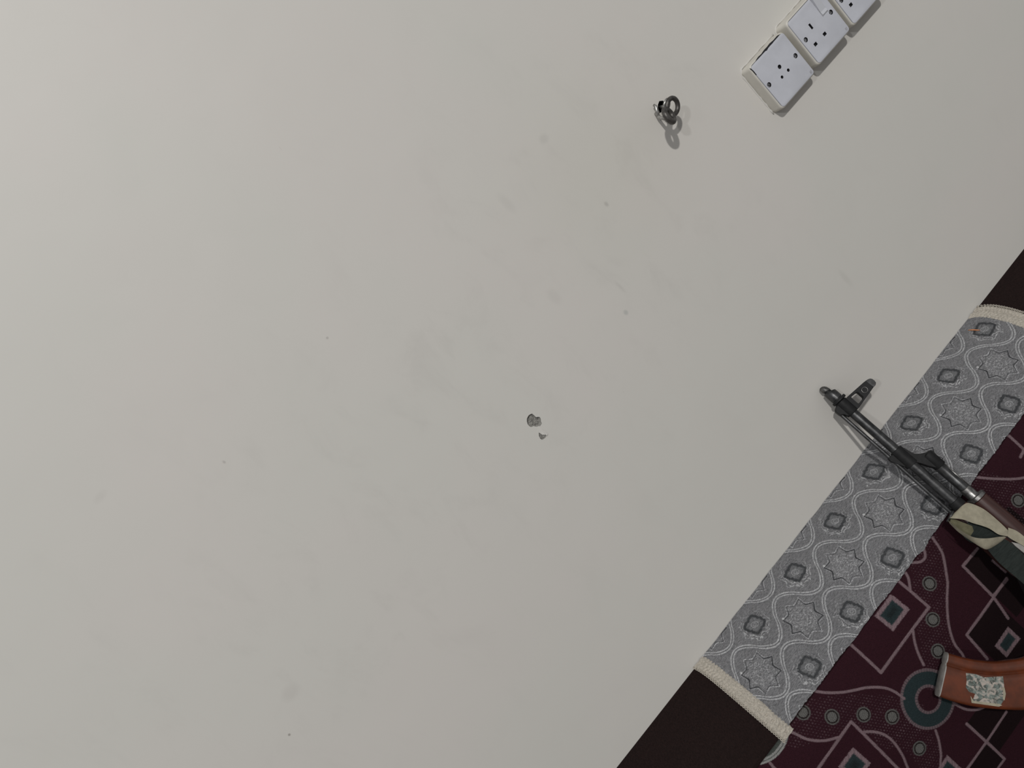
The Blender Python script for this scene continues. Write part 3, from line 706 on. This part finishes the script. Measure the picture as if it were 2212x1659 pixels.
MB().loft([rsec(276, -14, 10, 14, 8), rsec(280, -20, 11.5, 18, 9), rsec(330, -24, 12, 21, 10), rsec(380, -26, 12, 21, 10), rsec(404, -24, 12, 18, 8)]).build('lower_handguard', 'wood', rifle, True, 45)
# receiver, sights, stock, grip
bevel(MB().loft([rsec(403, -22, 16, 13.5, 3), rsec(430, -34, 16, 15.5, 3), rsec(668, -34, 14, 15.5, 3)]).build('receiver', 'gun', rifle), .001)
MB().loft([rsec(440, 12, 34, 14, 12), rsec(650, 12, 34, 14, 12), rsec(668, 8, 24, 13, 7)]).build('dust_cover', 'gun_grey', rifle, True, 45)
bevel(MB().prism([(398, 14), (402, 42), (412, 46), (448, 40), (452, 34), (452, 14)], -9, 9, GA).build('rear_sight', 'gun', rifle), .001)
bevel(MB().prism([(408, 46), (412, 50), (446, 45), (446, 41)], -5, 5, GA).build('sight_leaf', 'gun_grey', rifle), .0005)
MB().loft([rsec(664, -30, 10, 13, 8), rsec(700, -36, 6, 14, 9), rsec(800, -72, 2, 17, 12), rsec(868, -116, 2, 20, 14)]).build('stock', 'wood', rifle, True, 45)
MB().loft([rsec(867, -116, 3, 19.5, 12), rsec(872, -115, 2, 19, 12)]).build('butt_plate', 'gun', rifle, True, 45)
grip = [(620, -30), (652, -30), (664, -48), (690, -104), (684, -116), (664, -120), (652, -112), (634, -60)]
bevel(MB().prism(grip, -14, 14, GA).build('pistol_grip', 'wood', rifle), .006, 3, 25)
MB().tube([G(*p) for p in [(572, -33, 0), (574, -58, 0), (585, -66, 0), (620, -66, 0), (634, -58, 0), (638, -40, 0)]], .003, 8).build('trigger_guard', 'gun', rifle, True, None)
MB().tube([G(*p) for p in [(600, -32, 0), (602, -44, 0), (596, -58, 0)]], .0025, 8).build('trigger', 'gun_grey', rifle, True, None)
bevel(MB().box(G(540, 16, -27), G(560, 22, -12)).build('bolt_handle', 'gun_grey', rifle), .002)
# magazine: lofted along its curve
front = catmull([(410.5, -183.2), (432.3, -169.4), (447.8, -156.9), (461.7, -142.9), (473.2, -126.2), (481.9, -112.0), (492, -86), (499, -58), (502, -30)], 6)
rear = catmull([(443.5, -241.2), (460.1, -232.2), (481.9, -217.0), (505.8, -194.9), (529.5, -168.8), (545, -144), (557, -112), (566, -72), (570, -30)], 6)
sec = [(0.0, 0), (.004, 5), (.02, 8.0), (.05, 10.1), (.09, 11.3), (.13, 11.9), (.17, 12.1), (.21, 11.4), (.24, 9.4), (.262, 9.0), (.28, 10.4), (.30, 11.8), (.325, 12.8), (.36, 13.4), (.42, 13.7), (.62, 13.6), (.90, 13.2), (.965, 12.0), (.995, 8.5), (1.0, 0)]
sec = sec + [(t, -w) for t, w in sec[-2:0:-1]]
rings = []
for (fs_, fu), (rs, ru) in zip(front, rear): rings.append([G(fs_ + (rs - fs_) * t, fu + (ru - fu) * t, w) for t, w in sec])
mag = MB().loft(rings).build('magazine', 'bakelite', rifle, True, 50)
f0, r0 = np.array(front[0]), np.array(rear[0]); dr = (np.array(front[1]) + np.array(rear[1]) - f0 - r0); dr /= np.linalg.norm(dr)
rings = [[G(*(f0 + (r0 - f0) * (.5 + (t - .5) * g) - dr * o_), w * g) for t, w in sec] for o_, g in ((-.3, 1.015), (1.0, 1.015), (1.4, .97))]
MB().loft(rings).build('floor_plate', 'tin', mag, True, 50)
st = [(444.3, -187.6), (453, -179.5), (463.6, -173.6), (472, -163), (479.8, -153.5), (485.5, -158.5), (492, -164), (502.7, -178.4), (504.2, -189.2), (491, -200.5), (476.8, -213.3), (473, -207), (471.2, -200.8), (464, -204), (456.2, -203.5), (450.5, -195)]
st = [(s + random.uniform(-.8, .8), u + random.uniform(-.8, .8)) for s, u in st]
MB().prism(st, 13.2, 14.0, GA).build('torn_sticker', 'sticker', mag)
for P in ([(469, -207.5), (476.5, -214), (503, -190.6), (505.5, -185), (501, -187), (476.5, -209.8)], [(491, -163.5), (498, -169), (503, -177.5), (500, -177.5), (495, -170.5), (489.5, -166)]):
    MB().prism(P, 13.3, 14.2, GA).build('sticker_edge', 'canvas', mag)
# sling: loop of cream canvas, dark webbing tail, pale clip
def strip(name, top, bot, wt, wb, mat, th=1.3, n=6):
    T = catmull([(p[0], p[1], w) for p, w in zip(top, wt)], n); B = catmull([(p[0], p[1], w) for p, w in zip(bot, wb)], n)
    rings = []
    for i, (t, b) in enumerate(zip(T, B)):
        m1 = t + (b - t) * .33; m2 = t + (b - t) * .67; bul = .8
        rings.append([G(*t), G(*(m1 + [0, 0, bul])), G(*(m2 + [0, 0, bul])), G(*b), G(*(b - [0, 0, th])), G(*(m2 + [0, 0, bul - th])), G(*(m1 + [0, 0, bul - th])), G(*(t - [0, 0, th]))])
    return MB().loft(rings).build(name, mat, sling, True, 50)
sling = empty('sling'); sling.parent = rifle
strip('canvas_loop', [(273.2, -30.0), (273.6, -17.0), (273.7, -2.0), (278.1, 6.4), (296.3, 13.5), (318.0, 14.8), (340.1, 13.7), (344.8, 11.1)],
      [(273.3, -32.7), (277.0, -29.5), (286.8, -21.4), (300.6, -15.2), (310.9, -9.5), (321.9, -4.7), (335.9, -2.0), (346.3, 5.4)],
      [26, 27, 28, 28, 28, 28, 28, 28], [30, 32, 34, 35, 35, 34, 33, 30], 'canvas')
strip('canvas_loop', [(273.2, -37.5), (282.0, -39.4), (296.1, -39.6), (308.8, -36.7), (317.6, -31.0), (326.6, -21.2), (334.9, -9.2), (342.8, 1.0)],
      [(279.0, -38.9), (293.6, -41.0), (308.1, -40.1), (320.8, -38.6), (331.4, -36.4), (338.7, -31.8), (343.4, -14.0), (346.0, 2.6)],
      [34, 44, 49, 52, 53, 52, 46, 34], [32, 37, 40, 42, 42, 41, 38, 32], 'canvas')
strip('canvas_return', [(275, -29), (290, -23), (302, -18), (309, -15)], [(279, -36), (292, -36), (304, -37), (313, -37)], [24, 25, 25.5, 25], [25, 27, 28, 27], 'canvas_shade')  # inside of the loop, its shade painted by the darker canvas
strip('webbing_inside', [(296, -12), (318, -5), (344, 3)], [(300, -38), (322, -36), (346, -4)], [24, 25, 26], [26, 27, 27], 'webbing')
strip('canvas_tail', [(339, 17.0), (349, 21.0), (361, 22.5), (381, 23)], [(347, 5.8), (354, 6.4), (371.3, 10.4), (392, 11)], [28, 29, 28, 25], [29, 30, 30, 27], 'canvas')
strip('webbing_strap', [(343, -2), (354, 0.8), (380, 0.1), (430, -3), (520, -10)], [(336, -30), (364.5, -33.8), (408, -33.2), (462, -34), (540, -38)], [30, 31, 32, 30, 22], [34, 32, 32, 30, 22], 'webbing')
bevel(MB().prism([(356, 3.6), (365.2, 10.0), (375, 11.6), (390, 12), (394, 4), (381.7, 3.6), (364.1, 2.6)], 22, 28, GA).build('strap_clip', 'tin', sling), .001)
MB().torus(Vector(G(274, -27, 20)), (1, .3, .2), .0085, .0018, 24, 8).build('swivel_ring', 'gun_grey', rifle, True, None)
